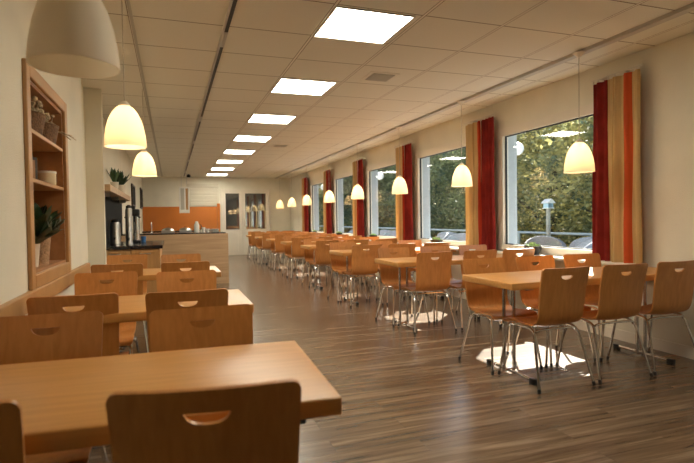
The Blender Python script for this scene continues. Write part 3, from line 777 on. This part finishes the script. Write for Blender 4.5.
# wall behind kitchen
b = nb(); box(b, XK, 1.50, YB-.024, YB-.004, .902, 1.698); tag(obj('splashback', b, 'orange'), 'wide plain orange splashback panel on the far kitchen wall', 'wall panel')
b = nb(); rbox(b, 1.502, 1.60, YB-.10, YB-.004, .0, 1.80, .004, 1); tag(obj('side_panel', b, 'orange'), 'narrow orange upright at the right end of orange splashback', 'panel')
r = empty('kitchen_unit', (XK, YB-.63, 0), 0, 'low kitchen base unit below the orange splashback', 'cabinet')
b = nb(); box(b, .0, 2.36, 0, .6, .08, .86); obj('cabinet_body', b, 'oak_front', r)
b = nb(); rbox(b, .0, 2.37, -.02, .6, .86, .90, .004, 1); obj('worktop', b, 'black_top', r)
for k in range(4):
    b = nb(); rbox(b, .01+k*.59, .58+k*.59, -.018, .0, .1, .84, .003, 1); d = obj('door', b, 'oak_front', r)
    b = nb(); rbox(b, .2+k*.59, .4+k*.59, -.034, -.018, .78, .792, .003, 1); obj('handle', b, 'steel', d)
r = empty('roller_shutter', (1.05, YB-.004, 1.702), 0, 'cream slatted shutter panel above the orange splashback', 'shutter')
b = nb(); rbox(b, -.52, .52, -.04, 0, .0, .78, .004, 1); obj('panel', b, 'shutter', r)
b = nb()
for k in range(6): rbox(b, -.48, .48, -.052, -.04, .04+k*.12, .135+k*.12, .004, 1)
obj('slat', b, 'shutter', r)
r = empty('hanging_rack', (.40, 16.4, 1.48), 0, 'white framed hanging unit with grey and orange strips above the kitchen', 'hanging unit')
b = nb()
for q in ((-.15, -.11, .0, .76), (.0, .04, .0, .76), (.11, .15, .0, .76)): rbox(b, q[0], q[1], -.06, .06, q[2], q[3], .004, 1)
rbox(b, -.15, .15, -.06, .06, .74, .78, .004, 1); obj('frame', b, 'white', r)
b = nb(); rbox(b, -.15, .15, -.08, .08, -.02, .08, .01, 2); obj('box', b, 'white', r)
b = nb(); rbox(b, -.11, .0, -.02, .02, .08, .74, .004, 1); obj('grey_strip', b, 'vent', r)
b = nb(); rbox(b, .04, .11, -.02, .02, .08, .74, .004, 1); obj('orange_strip', b, 'niche_wood', r)
b = nb(); tube(b, [(-.08, 0, .78), (-.08, 0, 1.199)], .006, 6); tube(b, [(.08, 0, .78), (.08, 0, 1.199)], .006, 6); obj('hanging_rod', b, 'steel', r)
r = empty('spotlight', (.56, 16.9, H), 0, 'small black ceiling spotlight at far end of the dark track', 'spotlight')
b = nb(); lathe(b, [(0, -.10), (.05, -.098), (.062, -.06), (.045, -.02), (.02, -.001), (0, -.001)], 16); obj('housing', b, 'black', r, True)

# double door in the back wall
r = empty('door_1', (1.62, YB, 0)); r['kind'] = 'structure'
DW = 1.74
b = nb()
for q in ((0, .07, 0, 2.30), (DW-.07, DW, 0, 2.30), (.07, DW-.07, 2.23, 2.30)): rbox(b, q[0], q[1], -.06, 0, q[2], q[3], .004, 1)
obj('door_frame', b, 'cream', r)
for k, (x0, x1) in enumerate(((.075, .735), (.745, 1.665))):
    b = nb(); st = .10
    for q in ((x0, x0+st, .01, 2.22), (x1-st, x1, .01, 2.22), (x0+st, x1-st, .01, .90), (x0+st, x1-st, 2.15, 2.22)): box(b, q[0], q[1], -.05, -.01, q[2], q[3])
    rbox(b, x0+st+.05, x1-st-.05, -.058, -.05, .14, .80, .004, 1)
    d = obj('door_leaf', b, 'cream', r)
    b = nb(); box(b, x0+st, x1-st, -.035, -.025, .90, 2.15); obj('glass_pane', b, 'glassy', d)
b = nb(); tube(b, [(.76+.03, -.05, 1.05), (.76+.03, -.10, 1.05), (.76+.13, -.10, 1.05)], .009, 8); obj('door_handle', b, 'steel', r, True)

# ---------------------------------------------------------------- outside
b = nb(); box(b, XO, 7.3, -4, 32, -.2, -.06); struct('terrace', b, 'paving')
b = nb(); box(b, 7.3, 60, -20, 90, -.6, -.35); struct('ground', b, 'grass')
r = empty('railing', (7.0, 0, -.06), 0, 'grey metal terrace railing with horizontal bars outside the windows', 'railing')
b = nb(); tube(b, [(0, -3, .93), (0, 31, .93)], .025, 8); obj('handrail', b, 'rail', r, True)
for z_ in (.62, .34):
    b = nb(); tube(b, [(0, -3, z_), (0, 31, z_)], .010, 6); obj('crossbar', b, 'rail', r, True)
for k in range(18):
    b = nb(); box(b, -.02, .02, -3+k*2, -2.96+k*2, 0, .92); obj('post', b, 'rail', r)
r = empty('birdhouse', (6.85, 7.95, -.03), 0, 'pale blue birdhouse with white roof on a wooden post outside nearest window', 'birdhouse')
b = nb(); rbox(b, -.03, .03, -.03, .03, 0, 1.38, .004, 1); obj('post', b, 'post', r)
b = nb(); box(b, -.10, .10, -.11, .11, 1.38, 1.40); obj('floor_board', b, 'white', r)
b = nb()
for q in ((-.08, -.06, -.09, .09), (.06, .08, -.09, .09), (-.06, .06, .07, .09)): box(b, *q, 1.40, 1.54)
obj('side_wall', b, 'blue', r)
b = nb()
v = [b.verts.new(p) for p in ((-.12, -.13, 1.53), (0, -.13, 1.63), (.12, -.13, 1.53), (-.12, .13, 1.53), (0, .13, 1.63), (.12, .13, 1.53), (-.12, -.13, 1.515), (.12, -.13, 1.515), (-.12, .13, 1.515), (.12, .13, 1.515))]
for f in ((0, 1, 4, 3), (1, 2, 5, 4), (0, 6, 7, 2, 1), (3, 4, 5, 9, 8), (6, 8, 9, 7), (0, 3, 8, 6), (2, 7, 9, 5)): b.faces.new([v[i] for i in f])
obj('roof', b, 'white', r)
for ch in r.children:
    if not ch.name.startswith('post'):
        for v_ in ch.data.vertices: v_.co = (v_.co.x*.74, v_.co.y*.74, 1.38+(v_.co.z-1.38)*.74)
def make_armchair(name, loc, rz, label, m):
    r = empty(name, loc, rz, label, 'armchair', 'terrace armchairs')
    b = nb(); n = 18; rows = []
    for iz in range(6):
        t = iz/5; row = []
        for k in range(n+1):
            a = PI*(-.12+1.24*k/n); top = .60+.33*max(0, math.sin(a))**.45
            z_ = .30+(top-.30)*t; q = .27+.05*t
            row.append((q*math.cos(a), -.02-q*.95*math.sin(a), z_))
        rows.append(row)
    for off in (0, 1):
        V = [[b.verts.new((p[0]*(1-.09*off), p[1]*(1-.09*off)+.0, p[2])) for p in row] for row in rows]
        for i in range(5):
            for k in range(n): b.faces.new((V[i][k], V[i][k+1], V[i+1][k+1], V[i+1][k]))
        if off == 0: V0 = V
    for k in range(n): b.faces.new((V0[5][k], V0[5][k+1], V[5][k+1], V[5][k])); b.faces.new((V0[0][k], V0[0][k+1], V[0][k+1], V[0][k]))
    for i in range(5): b.faces.new((V0[i][0], V0[i+1][0], V[i+1][0], V[i][0])); b.faces.new((V0[i][n], V0[i+1][n], V[i+1][n], V[i][n]))
    obj('backrest', b, m, r, True)
    b = nb(); rbox(b, -.25, .25, -.22, .24, .30, .42, .02, 2); obj('seat', b, m, r, True)
    for sx in (-1, 1):
        for sy in (-1, 1):
            b = nb(); tube(b, [(sx*.22, sy*.2, 0), (sx*.21, sy*.18, .31)], .014, 8); obj('leg', b, 'rail', r, True)
    return r
ac = None
spots = [(5.4, 5.2, 2.2, 'wicker_grey'), (5.5, 5.9, 1.0, 'wicker_grey'), (5.7, 6.7, 2.6, 'wicker_brown'), (6.5, 6.6, -.6, 'wicker_grey'), (6.4, 7.35, -1.2, 'wicker_grey'), (6.35, 8.5, -2.0, 'wicker_grey'),
         (5.6, 9.3, 2.0, 'wicker_grey'), (5.55, 10.1, 1.4, 'wicker_grey'), (6.45, 10.9, -.8, 'wicker_grey'), (6.5, 11.8, -2.0, 'wicker_grey'), (5.6, 12.6, 2.2, 'wicker_grey'), (6.4, 14.4, -1.0, 'wicker_grey'), (5.7, 16.2, 1.8, 'wicker_grey')]
def behind(x, y):
    q = y/x; return 0 if q < 1.45 else 1 if q < 1.95 else 2 if q < 2.5 else 3
src = {}
for i, (x, y, a, m) in enumerate(spots):
    k = behind(x, y); same = sorted((p[0]**2+p[1]**2 for p in spots if behind(p[0], p[1]) == k))
    rank = ['closest', 'second closest', 'third closest', 'fourth closest', 'fifth closest', 'farthest'][same.index(x*x+y*y)]
    lab = '%s wicker armchair on the terrace outside %s window, %s there' % ('taupe brown' if m == 'wicker_brown' else 'blue grey', wl[k], rank)
    if m not in src: src[m] = make_armchair('terrace_armchair', (x, y, -.06), a, lab, m)
    else: dup(src[m], (x, y, -.06), a, lab)
tt = None
for i, (x, y) in enumerate(((5.6, 7.7), (6.3, 10.0), (6.3, 13.4), (6.3, 17.0))):
    lab = 'white square terrace table among the wicker armchairs, %s from the camera' % ['nearest', 'second', 'third', 'farthest'][i]
    if tt is None:
        tt = empty('terrace_table', (x, y, -.06), 0, lab, 'table', 'terrace tables')
        b = nb(); rbox(b, -.35, .35, -.35, .35, .70, .73, .005, 1); obj('tabletop', b, 'table_white', tt)
        for sx in (-1, 1):
            for sy in (-1, 1):
                b = nb(); rbox(b, sx*.31-.02, sx*.31+.02, sy*.31-.02, sy*.31+.02, 0, .70, .003, 1); obj('leg', b, 'rail', tt)
    else: dup(tt, (x, y, -.06), 0, lab)
M['globe'] = plain('white globe glass', (.85, .85, .85), .25)
gl = None
for i, (y, z_) in enumerate(((5.80, 2.13), (10.62, 2.17), (15.1, 2.2))):
    lab = 'white globe wall lamp outside, left of the %s window' % ['nearest', 'third', 'fifth'][i]
    if gl is None:
        gl = empty('globe_lamp', (XO+.012, y, z_), 0, lab, 'lamp', 'globe lamps on the outside wall')
        b = nb(); bmesh.ops.create_uvsphere(b, u_segments=20, v_segments=12, radius=.09, matrix=Matrix.Translation((.17, 0, 0))); obj('globe', b, 'globe', gl, True)
        b = nb(); box(b, 0, .015, -.04, .04, -.05, .05); tube(b, [(.01, 0, 0), (.085, 0, 0)], .014, 8); obj('bracket', b, 'rail', gl)
    else: dup(gl, (XO+.012, y, z_), 0, lab)

# trees: trunk, limbs and a crown of individual leaf blades
def tree(loc, label, rx, ry, rz_, zc, n, m, seed, size=.15):
    rnd = random.Random(seed)
    r = empty('leafy_tree', loc, 0, label, 'tree', 'trees beyond the terrace railing')
    b = nb(); tube(b, [(0, 0, 0), (.05, .03, zc*.5), (0, 0, zc+rz_*.5)], .12, 8, [.17, .12, .05])
    for k in range(9):
        a = rnd.uniform(0, 2*PI); z0 = rnd.uniform(.25, 1)*zc
        e = (rx*.75*math.cos(a), ry*.75*math.sin(a), z0+rnd.uniform(.3, 1.4)); tube(b, [(0, 0, z0), (e[0]*.5, e[1]*.5, (z0+e[2])/2+.1), e], .04, 6, [.055, .035, .012])
    obj('trunk', b, 'bark', r, True)
    clumps = []
    for k in range(int(130)):
        while True:
            p = Vector((rnd.uniform(-1, 1), rnd.uniform(-1, 1), rnd.uniform(-1, 1)))
            if .35 < p.length < 1: break
        clumps.append((Vector((p.x*rx, p.y*ry, zc+p.z*rz_)), rnd.uniform(.35, .75)))
    vs, fs = [], []
    for k in range(n):
        c, q = clumps[rnd.randrange(len(clumps))]
        p = c+Vector((rnd.gauss(0, q*.55), rnd.gauss(0, q*.55), rnd.gauss(0, q*.4)))
        a = Vector((rnd.gauss(0, 1), rnd.gauss(0, 1), rnd.gauss(0, .5))).normalized(); c2 = a.cross(Vector((rnd.gauss(0, 1), rnd.gauss(0, 1), rnd.gauss(0, 1)))).normalized()
        s = size*rnd.uniform(.6, 1.3); i0 = len(vs)
        vs += [tuple(p-a*s*.5), tuple(p+c2*s*.28), tuple(p+a*s*.5), tuple(p-c2*s*.28)]; fs.append((i0, i0+1, i0+2, i0+3))
    me = bpy.data.meshes.new('crown'); me.from_pydata(vs, [], fs); me.materials.append(M[m])
    o = bpy.data.objects.new('crown', me); C.objects.link(o); o.parent = r
    return r
T = [(9.6, 8.0, 'foliage_a', 'yellow green sunlit leafy tree filling the right of nearest window'),
     (10.2, 11.6, 'foliage_a', 'yellow green leafy tree filling the left of nearest window'),
     (9.8, 15.4, 'foliage_b', 'dark green leafy tree behind right part of second nearest window'),
     (10.0, 19.4, 'foliage_b', 'dark green leafy tree behind left part of second nearest window'),
     (9.8, 24.0, 'foliage_b', 'green tree behind the third nearest window'),
     (10.0, 30.0, 'foliage_a', 'green tree behind the fourth nearest window'),
     (10.5, 38.0, 'foliage_b', 'green tree behind the farthest window')]
for i, (x, y, m, lab) in enumerate(T):
    tree((x, y, -.35), lab, 1.9, 2.6 if y < 22 else 3.6, 3.2, 2.6, 26000, m, 20+i, .12 if y < 22 else .18)

for i, (x, y) in enumerate(((15.0, 14.5), (15.2, 21.0), (15.0, 28.0), (15.4, 36.0), (15.2, 45.0))):
    tree((x, y, -.35), 'tall shadowy green tree in the farther row, %s from the camera' % ['nearest', 'second', 'third', 'fourth', 'farthest'][i], 2.6, 4.0, 3.4, 3.0, 16000, 'foliage_b', 60+i, .24)
